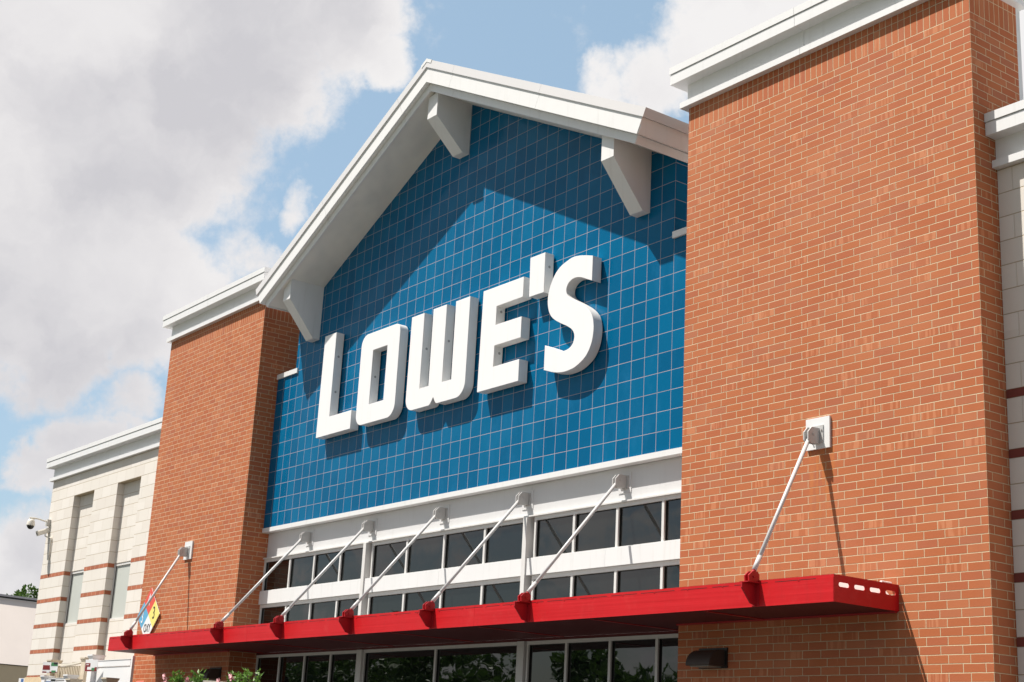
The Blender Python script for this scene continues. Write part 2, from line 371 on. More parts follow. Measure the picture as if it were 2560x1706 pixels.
def copy_thing(src, loc, label=None):
    def cp(o, par):
        c = o.copy(); COL.objects.link(c)
        if par: c.parent = par
        for ch in o.children: cp(ch, c)
        return c
    r = cp(src, None); r.location = loc
    if label: r['label'] = label
    return r
def text_mesh(name, body, size, loc, mat, parent, sx=1.0, extrude=.002, rot=(math.pi/2, 0, 0)):
    cu = bpy.data.curves.new(name, 'FONT'); cu.body = body; cu.size = size; cu.align_x = 'CENTER'; cu.align_y = 'CENTER'; cu.extrude = extrude
    o = bpy.data.objects.new(name, cu); COL.objects.link(o)
    bpy.context.view_layer.update()
    me = bpy.data.meshes.new_from_object(o.evaluated_get(bpy.context.evaluated_depsgraph_get()))
    bpy.data.objects.remove(o); me.name = name; me.materials.clear(); me.materials.append(mat)
    o = bpy.data.objects.new(name, me); COL.objects.link(o)
    o.parent = parent; o.location = Vector(loc)-Vector(parent.get('_org', (0, 0, 0))); o.rotation_euler = rot; o.scale = (sx, 1, 1)
    return o

# ------------------------------------------------------------------ ground
gm, gn, gb, gg = newmat('asphalt')
P_ = gg.outputs['Position']
gn.l.new(gn.cmix(gn.noise(P_, 60, 4, .7), (.115, .106, .092, 1), (.165, .150, .128, 1)), gb.inputs['Base Color']); gb.inputs['Roughness'].default_value = .85
def struct(o): o['kind'] = 'structure'; return o
struct(MB().add([(-2500,-2500,0),(2500,-2500,0),(2500,2500,0),(-2500,2500,0)], [(0,1,2,3)]).build('ground', gm))
CONC = plain('dark_asphalt_paving', (.05, .049, .047, 1), .85, var=.12, nscale=1.2)
struct(MB().box(-60, 10, 2.0, 14.6, .004, .15).build('pavement', CONC))
mk = MB()
for k in range(14): mk.box(-58+k*5.4, -57.88+k*5.4, -9, -3.6, .002, .006)
struct(mk.build('parking_lines', plain('road_paint', (.7, .7, .68, 1), .7)))
struct(MB().box(-190, 60, -70, -13, .004, .15).build('grass_verge', plain('lawn', (.05, .09, .02, 1), .9, var=.3, nscale=6)))

# ------------------------------------------------------------------ the store
STORE = thing('store_building', 'big brick and blue tile store front with a white gable roof between two brick towers', 'building', (-21.5, T, 0))
XC = -21.511
def cornice(parent, x0, x1, yf, yb, z, seam=None, nm='cornice', left=True, right=True):
    """white stepped metal cornice whose underside is at z"""
    c = MB()
    def band(p, z0, z1):
        a = x0-(p if left else 0); b_ = x1+(p if right else 0)
        cuts = [a, b_] if seam is None else [a, seam-.003, seam+.003, b_]
        for i in range(0, len(cuts), 2): c.box(cuts[i], cuts[i+1], yf-p, yb+p, z0, z1)
    band(.100, z, z+.093)
    band(.018, z+.093, z+.385)
    band(.205, z+.385, z+.545)
    c.box(x0-(.19 if left else 0), x1+(.19 if right else 0), yf-.19, yb+.19, z+.545, z+.556)
    band(.218, z+.556, z+.668)
    return c.build(nm, CORN, parent)
def tower(x0, x1, mat, seam):
    t = MB().box(x0, x1, T, 14.735, 0, 11.085).build('brick_tower', mat, STORE)
    cornice(t, x0, x1, T, 14.735, 11.085, seam)
    MB().box(x0+.003, x1-.003, 14.738, 14.82, 8.0, 11.083).build('back_panel', BAND, t)
    return t
TR = tower(RT_X0, RT_X1, BRICK_R, -12.51)
TL = tower(LT_X0, LT_X1, BRICK_L, -30.85)

# tiled gable wall between the towers
GX0, GX1 = -27.440, -15.582
def gz(x): return 14.216-.535/.8944-.5*abs(x+21.455)
GW = MB().prism([(GX0, 6.09), (GX1, 6.09), (GX1, gz(GX1)), (-21.455, gz(-21.455)), (GX0, gz(GX0))], 'y', BW, 20.0).build('tiled_gable_wall', TILE, STORE)
for a, b_ in ((LT_X1+.001, GX0-.001), (GX1+.001, RT_X0-.001)):
    MB().box(a, b_, BW, 14.60, 6.09, 9.355).build('shoulder_wall', TILE, GW)
    l = a < -20
    MB().box(a+.001, b_+(.12 if l else -.001), BW-.035, 14.64, 9.356, 9.462).build('coping', CORN, GW) if l else \
        MB().box(a-.01, b_-.002, BW-.035, 14.64, 9.356, 9.462).build('coping', CORN, GW)

# gable roof: layered rake boards with a perpendicular cut at the eaves
CA, SA = math.cos(math.atan(.5)), math.sin(math.atan(.5))
ZR = 14.216; XR_ = -21.455
def chevron(mb, d0, d1, s, y0, y1, gaps=()):
    for sg in (1, -1):
        cuts = [0]+[g+o for g in gaps for o in (-.003, .003)]+[s]
        for i in range(0, len(cuts), 2):
            a, b_ = cuts[i], cuts[i+1]
            def pt(ss, d): return (XR_+sg*(ss*CA-d*SA), ZR-ss*SA-d*CA)
            if a == 0: p = [(XR_, ZR-d0/CA), pt(b_, d0), pt(b_, d1), (XR_, ZR-d1/CA)]
            else: p = [pt(a, d0), pt(b_, d0), pt(b_, d1), pt(a, d1)]
            mb.prism(p, 'y', y0, y1)
    return mb
RF = chevron(MB(), 0, .146, 7.015, 13.27, 20.5, (1.08, 4.07)).build('gable_roof', plain('roof_edge_metal', (.70, .68, .675, 1), .45, var=.03, nscale=1.0), STORE)
chevron(MB(), .150, .413, 6.975, 13.295, 20.45, (1.08, 4.07)).build('rake_board', WHITE, RF)
chevron(MB(), .150-.006, .156, 6.99, 13.282, 13.294).build('drip_edge', WHITE, RF)
chevron(MB(), .416, .552, 6.87, 13.39, 13.42, (1.14, 4.13)).build('lower_rake_board', WHITE, RF)
chevron(MB(), .418, .532, 6.865, 13.423, 20.40).build('soffit', SOFF, RF)
for sg in (1, -1):                                   # stepped eave edge running back
    mb = MB()
    def pt(ss, d): return (XR_+sg*(ss*CA-d*SA), ZR-ss*SA-d*CA)
    mb.prism([pt(6.976, .27), pt(6.992, .27), pt(6.992, .40), pt(6.976, .40)], 'y', 13.305, 20.4)
    mb.prism([pt(6.870, .418), pt(6.886, .418), pt(6.886, .552), pt(6.870, .552)], 'y', 13.392, 20.4)
    mb.build('eave_trim', WHITE, RF)
chevron(MB(), -.008, .055, .20, 13.262, 13.269).build('ridge_cap', WHITE, RF)
chevron(MB(), -.008, -.001, .20, 13.2695, 20.5).build('ridge_cap', WHITE, RF)
# brackets under the rake
def roof_bracket(x0, x1, ztop_f, zfront, zbot):
    m = MB()
    # top follows the roof slope; built as a profile in YZ, extruded in X
    m.prism([(BW-.002, ztop_f), (13.485, ztop_f), (13.485, zfront), (14.11, zbot), (BW-.002, zbot)], 'x', x0, x1)
    o = m.build('roof_bracket', WHITE, STORE)
    for v in o.data.vertices:                        # shear the top to the slope
        wz = v.co.z+STORE['_org'][2]; wx = v.co.x+STORE['_org'][0]
        if abs(wz-ztop_f) < 1e-4: v.co.z = ZR-.52/CA-.5*abs(wx-XR_)
    return o
roof_bracket(-21.625, -21.315, 13.55, 13.10, 12.531)
roof_bracket(-16.445, -16.150, 10.95, 10.66, 9.93)
roof_bracket(-26.810, -26.510, 10.95, 10.67, 9.93)

# trim, grey panel band, transom bands
MB().box(LT_X1+.002, RT_X0-.002, BW-.022, 14.40, 6.0, 6.088).build('wall_trim', CORN, STORE)
for a_, b_ in ((LT_X1+.002, -24.052), (-24.048, -19.032), (-19.028, RT_X0-.002)): MB().box(a_, b_, 14.41, 14.9, 5.47, 5.998).build('panel_band', BAND, STORE)
MB().box(LT_X1+.002, RT_X0-.002, 14.325, 14.9, 5.446, 5.468).build('sill_trim', FRAME, STORE)
SECT = [(LT_X1+.002, -24.095, [-27.08, -26.07, -25.035]), (-24.095, -19.085, [-22.65, -21.45, -20.23]), (-19.085, RT_X0-.002, [-17.84, -16.805, -15.785])]
def window(x0, x1, z0, z1, muls, w_, y, hb, ht, parent=STORE):
    """aluminium frame with mullions; each pane is glass of its own"""
    fr = MB()
    muls = [m_-w_/2+.026 for m_ in muls]; w_ = .052
    lo = [x0]+[m_+w_/2 for m_ in muls]; hi = [m_-w_/2 for m_ in muls]+[x1]
    s = .040
    fr.box(x0, x0+s, y, y+.10, z0+hb, z1-ht); fr.box(x1-s, x1, y, y+.10, z0+hb, z1-ht)
    fr.box(x0, x1, y-.004, y+.10, z1-ht, z1); fr.box(x0, x1, y-.004, y+.10, z0, z0+hb)
    for m_ in muls: fr.box(m_-w_/2, m_+w_/2, y, y+.10, z0+hb, z1-ht)
    f_ = fr.build('window', FRAME, parent)
    lo[0] += s; hi[-1] -= s
    for a, b_ in zip(lo, hi):
        gk = MB(); zb, zt = z0+hb+.001, z1-ht-.001
        gk.box(a+.0005, a+.014, y+.028, y+.044, zb, zt); gk.box(b_-.014, b_-.0005, y+.028, y+.044, zb, zt); gk.box(a+.0145, b_-.0145, y+.028, y+.044, zt-.010, zt)
        p_ = MB().box(a+.001, b_-.001, y+.045, y+.055, zb, zt).build('pane', GLASS, f_)
        gk.build('gasket', BRZ, f_)
    return f_
for i, (x0, x1, mu) in enumerate(SECT):
    xa = x0+(.215 if i else 0)
    window(xa, x1-.002, 4.772, 5.444, mu, .085, 14.37, .012, .062)
    sa = xa-.11 if i else xa; sm = (-26.2, -21.5, -17.02)[i]
    for q0, q1 in ((sa, sm-.002), (sm+.002, x1-.002)): MB().box(q0, q1, 14.325, 14.9, 4.498, 4.770).build('spandrel_panel', CORN, STORE)
    window(xa, x1-.002, 3.82, 4.494, mu, .085, 14.37, .012, .068)
for px in (-24.095, -19.085): MB().box(px, px+.10, 14.30, 14.9, 3.82, 5.443).build('mullion_post', FRAME, STORE)
MB().box(LT_X1+.003, RT_X0-.003, 14.43, 14.9, 3.462, 3.816).build('canopy_backing_panel', BAND, STORE)
window(LT_X1+.003, -24.13, .15, 3.458, [-27.2, -26.165, -25.14], .10, 14.40, .12, .055)
window(-23.94, -19.17, .15, 3.458, [-21.51], .15, 14.40, .12, .055)
window(-18.955, RT_X0-.003, .15, 3.458, [-17.945, -16.915, -15.885], .085, 14.40, .12, .055)
for px in (-24.125, -19.165): MB().box(px, px+.18, 14.36, 14.9, .15, 3.459).build('mullion_post', FRAME, STORE)
MB().box(LT_X1-.1, RT_X0+.1, 14.9, 15.0, .1, 6.0).build('interior_backing', DARK, STORE)
MB().box(-60+18.4, 6, 15.05, 60, 0, 8.4).build('rear_hall', ROOFM, STORE)

# cream block wing to the right
CR = MB().box(RT_X1+.003, 6.0, 14.207, 15.0, 0, 8.72).build('block_wall_right', BLK_R, STORE)
cornice(CR, RT_X1+.004, 6.0, 14.207, 14.9, 8.722, None, left=False)
def band_brick(name, x0, w_):
    m, n, b, g = newmat(name)
    X, Y, Z = n.sep(g.outputs['Position'])
    nx = n.m('GREATER_THAN', n.m('ABSOLUTE', n.sep(g.outputs['True Normal'])[0]), .5)
    cu = n.m('DIVIDE', n.m('ADD', n.mix(nx, n.m('SUBTRACT', X, x0), n.m('SUBTRACT', Y, 14.21)), 30*w_), w_); fu = n.m('FRACT', cu)
    mask = n.ss(n.m('MULTIPLY', n.m('MINIMUM', fu, n.m('SUBTRACT', 1.0, fu)), w_), .004, .007)
    r = n.white(n.xyz(n.m('FLOOR', cu), n.m('FLOOR', n.m('MULTIPLY', Z, 3.0)), nx))
    c = n.cmix(mask, s2l(214, 186, 150), n.ramp(r, [(0, s2l(158, 90, 62)), (.5, s2l(172, 98, 68)), (1, s2l(180, 106, 74))]))
    n.l.new(c, b.inputs['Base Color']); b.inputs['Roughness'].default_value = .8
    return m
dk = plain('dark_red_band', s2l(122, 58, 48), .8, var=.15, nscale=5)
for k in range(9): MB().box(RT_X1+.004, 6.0, 14.203, 14.3, 6.0-.7*k-.1, 6.0-.7*k).build('brick_band', dk, CR)

# cream block wing to the left, two tall recesses with windows
CXL = -41.53; YB_ = 14.39
RECS = [(-39.71, -38.225), (-36.617, -35.105)]
cl_ = MB(); xs = [CXL, RECS[0][0], RECS[0][1], RECS[1][0], RECS[1][1], LT_X0-.003]
ZT = 8.045
cl_.box(xs[0], xs[-1], 14.207, 15.0, ZT, 8.648)
for a, b_ in ((xs[0], xs[1]), (xs[2], xs[3]), (xs[4], xs[5])): cl_.box(a, b_, 14.207, 15.0, 0, ZT-.0005)
CLW = cl_.build('block_wall_left', BLK_L, STORE)
cornice(CLW, CXL, LT_X0-.004, 14.207, 14.95, 8.65, -38.6, right=False)
for a, b_ in RECS:
    rb = MB(); rb.box(a+.001, b_-.001, YB_, 14.98, 0, 4.545); rb.box(a+.001, b_-.001, YB_, 14.98, 5.965, ZT-.001)
    rb.build('recess_back', BLK_L, CLW)
    f_ = MB(); y = YB_+.012
    f_.box(a+.001, b_-.001, y, y+.08, 5.90, 5.963); f_.box(a+.001, b_-.001, y, y+.08, 4.547, 4.575)
    f_.box(a+.001, a+.06, y, y+.08, 4.575, 5.90); f_.box(b_-.06, b_-.001, y, y+.08, 4.575, 5.90)
    wn_ = f_.build('window', FRAME, STORE)
    MB().box(a+.06, a+.085, y+.02, y+.08, 4.576, 5.899).build('gasket', BRZ, wn_)
    MB().box(a+.085, b_-.061, y+.03, y+.04, 4.576, 5.899).build('pane', BLIND, wn_)
PR = .6915; LBM = band_brick('band_brick_left', -41.53, .29)
for k in range(6):
    z1 = 5.965-PR*k; z0 = z1-.0985
    for a, b_ in ((xs[0], xs[1]), (xs[2], xs[3]), (xs[4], xs[5])):
        MB().box(a-.003, b_+(.003 if b_ != xs[5] else 0), 14.204, YB_-.004, z0, z1).build('brick_band', LBM, CLW)

# ------------------------------------------------------------------ store sign: six channel letters
SIGN = thing('store_sign', 'large white raised letters in a row on the blue tiled gable', 'sign', (-21.5, 14.25, 7.69))
def fillet(pts):
    """pts: (x, z, r) corners; returns rounded outline"""
    out = []; n = len(pts)
    for i in range(n):
        p = Vector(pts[i][:2]); r = pts[i][2] if len(pts[i]) > 2 else 0
        if r == 0: out.append(tuple(p)); continue
        a = Vector(pts[i-1][:2]); c = Vector(pts[(i+1) % n][:2])
        u = (a-p).normalized(); v = (c-p).normalized()
        ang = u.angle(v); t = r/math.tan(ang/2)
        cen = p+(u+v).normalized()*(r/math.sin(ang/2))
        s0 = p+u*t-cen; s1 = p+v*t-cen
        a0 = math.atan2(s0.y, s0.x); a1 = math.atan2(s1.y, s1.x); da = (a1-a0+math.pi) % (2*math.pi)-math.pi
        for k in range(9):
            q = a0+da*k/8; out.append((cen.x+r*math.cos(q), cen.y+r*math.sin(q)))
    return out
def smooth_closed(pts, sub=4, sharp=()):
    """Catmull-Rom through pts except at sharp corners"""
    out = []; n = len(pts)
    for i in range(n):
        p1 = Vector(pts[i]); p2 = Vector(pts[(i+1) % n])
        p0 = p1*2-p2 if i in sharp else Vector(pts[i-1])
        p3 = p2*2-p1 if (i+1) % n in sharp else Vector(pts[(i+2) % n])
        for k in range(sub):
            t = k/sub
            q = .5*((2*p1)+(p2-p0)*t+(2*p0-5*p1+4*p2-p3)*t*t+(3*p1-p0-3*p2+p3)*t**3)
            out.append(tuple(q))
    return out
YF_, YK_ = 14.057, 14.243
def letter(outlines):
    cu = bpy.data.curves.new('letter', 'CURVE'); cu.dimensions = '2D'; cu.fill_mode = 'BOTH'
    cu.extrude = (YK_-YF_)/2-.004; cu.bevel_depth = .004; cu.bevel_resolution = 1; cu.offset = -.004
    for pl in outlines:
        sp = cu.splines.new('POLY'); sp.points.add(len(pl)-1); sp.use_cyclic_u = True
        for k, (a, b_) in enumerate(pl): sp.points[k].co = (a, b_, 0, 1)
    o = bpy.data.objects.new('tmp', cu); COL.objects.link(o); bpy.context.view_layer.update()
    me = bpy.data.meshes.new_from_object(o.evaluated_get(bpy.context.evaluated_depsgraph_get())); bpy.data.objects.remove(o)
    me.name = 'letter'; me.materials.clear(); me.materials.append(LETT); me.materials.append(LSIDE)
    org = Vector(SIGN['_org']); M = Matrix(((1, 0, 0, -org.x), (0, 0, -1, (YF_+YK_)/2-org.y), (0, 1, 0, -org.z), (0, 0, 0, 1)))
    me.transform(M); me.update()
    for p in me.polygons: p.material_index = 0 if p.normal.y < -.4 else 1; p.use_smooth = True
    me.set_sharp_from_angle(angle=math.radians(22))
    o = bpy.data.objects.new('letter', me); COL.objects.link(o); o.parent = SIGN; o['_org'] = SIGN['_org']
    return o
Lm = letter([[(-25.88, 9.83), (-25.42, 9.83), (-25.42, 8.065), (-24.55, 8.065), (-24.55, 7.69), (-25.895, 7.69)]])
Om = letter([fillet([(-24.36, 9.53, .22), (-22.955, 9.53, .17), (-22.955, 7.70, .26), (-24.36, 7.70, .22)]),
             [(-23.905, 9.16), (-23.905, 8.075), (-23.38, 8.075), (-23.38, 9.16)]])
Wm = letter([fillet([(-22.565, 9.54), (-22.14, 9.54), (-22.14, 8.085), (-21.84, 8.085), (-21.84, 9.545), (-21.405, 9.545), (-21.405, 8.08), (-21.11, 8.08),
             (-21.11, 9.535), (-20.665, 9.535), (-20.665, 7.71, .27), (-21.56, 7.71, .10), (-21.655, 7.845), (-21.76, 7.71, .12), (-22.58, 7.71, .24)])])
Em = letter([[(-20.26, 9.53), (-19.09, 9.53), (-19.09, 9.17), (-19.84, 9.165), (-19.84, 8.83), (-19.095, 8.825), (-19.095, 8.455), (-19.84, 8.455), (-19.845, 8.08), (-19.10, 8.08), (-19.10, 7.70), (-20.28, 7.70)]])
Am = letter([[(-18.93, 9.825), (-18.52, 9.825), (-18.515, 9.12), (-18.915, 9.125)]])
S_ = [(-17.26,9.45),(-17.44,9.50),(-17.62,9.54),(-17.78,9.55),(-17.93,9.52),(-18.08,9.47),(-18.20,9.39),(-18.29,9.28),(-18.355,9.15),(-18.39,9.0),(-18.38,8.85),(-18.32,8.70),(-18.21,8.59),(-18.04,8.49),(-17.86,8.40),(-17.73,8.32),(-17.665,8.24),(-17.65,8.16),(-17.685,8.07),(-17.77,8.01),(-17.90,7.99),(-18.03,8.01),(-18.16,8.08),(-18.41,8.18),(-18.41,7.76),(-18.14,7.675),(-17.94,7.64),(-17.76,7.64),(-17.59,7.67),(-17.41,7.75),(-17.30,7.84),(-17.22,7.97),(-17.18,8.12),(-17.175,8.26),(-17.205,8.40),(-17.28,8.52),(-17.41,8.63),(-17.59,8.74),(-17.80,8.86),(-17.885,8.94),(-17.91,9.03),(-17.875,9.11),(-17.80,9.16),(-17.69,9.18),(-17.55,9.155),(-17.42,9.10),(-17.26,9.03)]
Sm = letter([smooth_closed(S_, 4, sharp=(0, 23, 24, len(S_)-1))])
DISC = plain('grey_plug', (.36, .35, .33, 1), .6)
for lt, x, y, z in ((Lm, -25.42, 14.15, 9.33), (Lm, -25.42, 14.15, 8.59), (Om, -23.905, 14.15, 8.638), (Wm, -22.14, 14.155, 8.864), (Wm, -21.405, 14.15, 8.866), (Am, -18.5195, 14.155, 9.587), (Em, -19.84, 14.16, 9.085), (Em, -19.842, 14.17, 8.34)):
    MB().tube((x-.01, y, z), (x+.004, y, z), .024, 14).build('drain_plug', DISC, lt)
for lt, x, z in ((Lm, -25.42, 8.34), (Om, -23.905, 8.36), (Am, -18.5195, 9.42)):
    MB().box(x-.01, x+.004, 14.19, 14.235, z-.06, z+.09).build('access_plate', LSIDE, lt)

# ------------------------------------------------------------------ red canopy hung on rods
CAN = thing('entrance_canopy', 'long flat red steel canopy hung on pale rods above the entrance', 'canopy', (-21.5, T, 3.5))
CX0, CX1, CY = -31.992, -11.091, 12.667
fa = MB(); cuts = [CX0, -25.302, -25.298, -17.999, -17.995, CX1-.004]
for i in range(0, 6, 2):
    fa.box(cuts[i], cuts[i+1], CY, CY+.012, 3.498, 3.768)
    fa.box(cuts[i], cuts[i+1], CY+.004, CY+.07, 3.7685, 3.803)
fa.build('fascia', RED, CAN)
lip = MB()                                             # ragged lap joint under the lip, with rivet heads
x = CX0+.05
while x < CX1-.4:
    L0 = random.uniform(.25, .7); lip.box(x, x+L0, CY-.0015, CY+.002, 3.7655, 3.7705); x += L0+random.uniform(.04, .12)
lip.build('lap_seam', BRZ, CAN)
x = CX0+.25
while x < CX1-.2:
    MB().tube((x, CY-.006, 3.762), (x, CY+.002, 3.762), .008, 8).build('rivet', RED, CAN); x += .61
def slot_plate(xp, slots):
    m = MB(); y0, y1, z0, z1 = CY, T-.003, 3.498, 3.803
    m.box(xp-.008, xp, y0, y1, z0, 3.672); m.box(xp-.008, xp, y0, y1, 3.722, z1)
    ys = [y0]+[v for s_ in slots for v in s_]+[y1]
    for i in range(0, len(ys), 2): m.box(xp-.008, xp, ys[i], ys[i+1], 3.6721, 3.7219)
    for a, b_ in slots:                                # rounded slot ends
        for c, sg in ((a, 1), (b_, -1)):
            r = .025
            for q in (1, -1):
                pts = [(c, 3.697+q*r)]+[(c+sg*(r-r*math.cos(t)), 3.697+q*r*math.sin(t)) for t in (0, .35, .7, 1.05, 1.4)][::1]
                m.prism(pts, 'x', xp-.0079, xp-.0001)
    return m
slot_plate(CX1, [(12.75, 12.925), (13.01, 13.19), (13.275, 13.46), (13.55, 13.725)]).build('end_plate', RED, CAN)
MB().box(CX0+.001, CX0+.009, CY+.013, T-.003, 3.499, 3.80).build('end_plate', RED, CAN)
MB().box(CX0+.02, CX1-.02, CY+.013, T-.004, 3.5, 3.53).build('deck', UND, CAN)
MB().box(CX0+.02, CX1-.35, CY+.10, T-.004, 3.56, 3.60).build('deck_top', DKT, CAN)
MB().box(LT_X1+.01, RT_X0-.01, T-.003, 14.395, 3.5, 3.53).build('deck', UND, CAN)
MB().box(LT_X1+.01, RT_X0-.01, T-.003, 14.365, 3.56, 3.60).build('deck_top', DKT, CAN)
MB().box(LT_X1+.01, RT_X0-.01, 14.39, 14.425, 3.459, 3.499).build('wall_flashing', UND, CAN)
for x in (-30.2, -27.9, -25.3, -22.9, -20.4, -18.0, -15.4, -13.2):
    MB().box(x-.03, x+.03, CY+.10, T-.01 if (x < LT_X1 or x > RT_X0) else 14.36, 3.491, 3.499).build('deck_rib', REDD, CAN)
for a, b_ in ((CX0+.02, LT_X1-.01), (RT_X0+.01, CX1-.02)): MB().box(a, b_, T-.05, T-.004, 3.480, 3.4995).build('wall_angle', REDD, CAN)
# white gutter sheet added inside the canopy end, tilted to show sunlit through the slots
MB().prism([(-11.13, 3.60), (-11.115, 3.60), (-11.30, 3.79), (-11.315, 3.79)], 'y', 12.72, 13.75).build('gutter', GUT, CAN)
MB().tube((-11.2, 13.60, 3.825), (-11.2, 13.775, 3.825), .018, 12).build('drain_pipe', GUT, CAN)
def fin(mb, x, pts): mb.prism(pts, 'x', x-.009, x+.009)
def hanger(x, tower_side):
    # lower bracket on the fascia
    b = MB()
    fin(b, x, [(CY-.001, 3.764), (CY-.235, 3.764), (CY-.237, 3.70), (CY-.093, 3.53), (CY-.03, 3.515), (CY-.001, 3.50)])
    b.box(x-.07, x+.07, CY-.20, CY+.03, 3.765, 3.777)
    for q in (-.032, .032): fin(b, x+q, [(CY-.15, 3.781), (CY-.155, 3.85), (CY-.09, 3.905), (CY-.01, 3.905), (CY+.02, 3.87), (CY+.02, 3.781)])
    b.box(x-.06, x+.06, CY-.009, CY-.0005, 3.512, 3.765)
    lb_ = b.build('fascia_bracket', REDD, CAN)
    pin0 = Vector((x, CY-.075, 3.835))
    if tower_side:
        yw = T; zc = 5.73
        pl = MB().box(x-.195, x+.195, yw-.032, yw-.001, 5.567, 5.968).build('wall_plate', CORN, CAN)
        pl2 = MB().box(x-.10, x+.10, yw-.044, yw-.0325, 5.652, 5.862)
    else:
        yw = 14.41; zc = 5.765
        pl = MB().box(x-.145, x+.145, yw-.012, yw-.001, 5.595, 5.905).build('wall_plate', BAND, CAN)
        pl2 = MB().box(x-.09, x+.09, yw-.022, yw-.0125, 5.65, 5.858)
    ye = yw-.024 if not tower_side else yw-.045
    for q in (-.034, .034):
        fin(pl2, x+q, [(ye, zc+.095), (ye-.14, zc+.09), (ye-.205, zc+.02), (ye-.205, zc-.08), (ye-.165, zc-.115), (ye, zc-.105)])
    for zz in (zc-.08, zc+.07):
        pl2.tube((x+.075, ye-.012, zz), (x+.075, ye+.004, zz), .012, 6); pl2.tube((x-.075, ye-.012, zz), (x-.075, ye+.004, zz), .012, 6)
    pl2.build('rod_bracket', GALV, CAN)
    pin1 = Vector((x, ye-.115, zc+.0))
    d = (pin1-pin0).normalized()
    r = MB(); r.tube(pin0+d*.10, pin1-d*.03, .026, 20); r.tube(pin0+d*.10, pin0+d*.30, .030, 20)
    rd = r.build('tie_rod', ROD, CAN, smooth=False)
    c = MB(); c.tube(pin0+d*.0, pin0+d*.10, .024, 12); c.tube(pin0+Vector((-.055, 0, 0)), pin0+Vector((.055, 0, 0)), .013, 8)
    c.build('clevis', REDD, CAN)
    MB().tube(pin1+Vector((-.055, 0, 0)), pin1+Vector((.055, 0, 0)), .014, 8).build('pin', GALV, rd)
    # shade the round faces smoothly
    for p in rd.data.polygons: p.use_smooth = len(p.vertices) == 4
for x, ts in ((-12.285, 1), (-16.70, 0), (-19.125, 0), (-21.55, 0), (-23.975, 0), (-26.40, 0), (-30.78, 1)): hanger(x, ts)

# ------------------------------------------------------------------ hazard diamond on the left tower
DX, DZ, DR = -32.52, 4.42, .62
HAZ = thing('hazard_diamond_sign', 'red, yellow, blue and white diamond sign reading OXY behind the rod on the left tower', 'sign', (DX, 13.74, DZ-DR))
MB().prism([(DX, DZ+DR), (DX+DR, DZ), (DX, DZ-DR), (DX-DR, DZ)], 'y', 13.742, 13.75).build('backing_plate', SWHI, HAZ)
h = DR/2-.002
for nm, cx_, cz_, mt in (('red_quarter', 0, DR/2, SRED), ('yellow_quarter', DR/2, 0, SYEL), ('blue_quarter', -DR/2, 0, SBLUE), ('white_quarter', 0, -DR/2, SWHI)):
    MB().prism([(DX+cx_, DZ+cz_+h), (DX+cx_+h, DZ+cz_), (DX+cx_, DZ+cz_-h), (DX+cx_-h, DZ+cz_)], 'y', 13.736, 13.7415).build(nm, mt, HAZ)
text_mesh('lettering', '3', .40, (DX+DR/2-.01, 13.733, DZ+.02), BLACKP, HAZ, sx=.70)
text_mesh('lettering', '3', .40, (DX-DR/2-.01, 13.733, DZ-.05), SWHI, HAZ, sx=.70)
text_mesh('lettering', '4', .40, (DX-.03, 13.733, DZ+DR/2+.02), SWHI, HAZ, sx=.70)
text_mesh('lettering', 'OXY', .265, (DX+.01, 13.733, DZ-DR/2-.0), BLACKP, HAZ, sx=.66)

# small red notice at the foot of the left tower
NOT = thing('red_notice', 'small red rounded notice low on the left brick tower', 'sign', (-32.63, 13.75, 2.4))
MB().prism(fillet([(-32.85, 2.94, .06), (-32.41, 2.94, .04), (-32.41, 2.4, .04), (-32.85, 2.4, .06)]), 'y', 13.765, 13.778).build('border', plain('notice_pink', (.80, .30, .24, 1), .5), NOT)
MB().prism(fillet([(-32.82, 2.91, .05), (-32.44, 2.91, .03), (-32.44, 2.43, .03), (-32.82, 2.43, .05)]), 'y', 13.760, 13.7645).build('face', SRED, NOT)

# ------------------------------------------------------------------ wall lights under the canopy
LAMPC = plain('brown_lamp_housing', (.055, .036, .028, 1), .6, var=.15, nscale=8)
def wall_light(xc, z, label):
    t = thing('wall_light', label, 'wall light', (xc, T, z), 'dark hooded wall lights under the canopy')
    yb = T-.002; R_ = .21
    prof = [(yb, z), (yb-.30, z)]+[(yb-.08-.22*math.cos(a), z+R_*math.sin(a)) for a in [i*math.pi/16 for i in range(1, 9)]]+[(yb, z+R_)]
    MB().prism(prof, 'x', xc-.22, xc+.22).build('hood', LAMPC, t, bevel=.01)
    MB().box(xc-.17, xc+.17, yb-.26, yb-.03, z-.012, z-.001).build('lens', plain('light_lens', (.25, .25, .22, 1), .3), t)
    MB().box(xc-.26, xc+.26, yb-.02, yb+.001, z-.02, z+R_+.03).build('back_box', BRZ, t)
wall_light(-14.11, 2.925, 'dark hooded light on the right brick tower under the canopy end')
wall_light(-28.78, 2.93, 'dark hooded light on the left brick tower above the flowers')

# ------------------------------------------------------------------ cameras at the left corner
CAMX = -41.35
DC = thing('dome_camera', 'cream dome camera hanging from a curved arm at the left wall corner', 'security camera', (CAMX, 14.2, 7.4))
MB().box(CAMX-.10, CAMX+.06, 14.10, 14.206, 7.35, 7.53).build('junction_box', plain('box_grey_cream', (.55, .53, .49, 1), .5), DC)
MB().path([(CAMX, 14.12, 7.47), (CAMX, 14.0, 7.485), (CAMX, 13.9, 7.507), (CAMX, 13.8, 7.517), (CAMX, 13.74, 7.518)], .022, 12).build('arm', CAMW, DC)
MB().tube((CAMX, 13.76, 7.515), (CAMX, 13.60, 7.505), .032, 14).build('arm_cap', CAMW, DC)
MB().lathe([(.03, .12), (.075, .10), (.100, .05), (.114, -.03), (.119, -.06), (.119, -.075)], (CAMX, 13.66, 7.37), 24).build('housing', CAMW, DC, smooth=True)
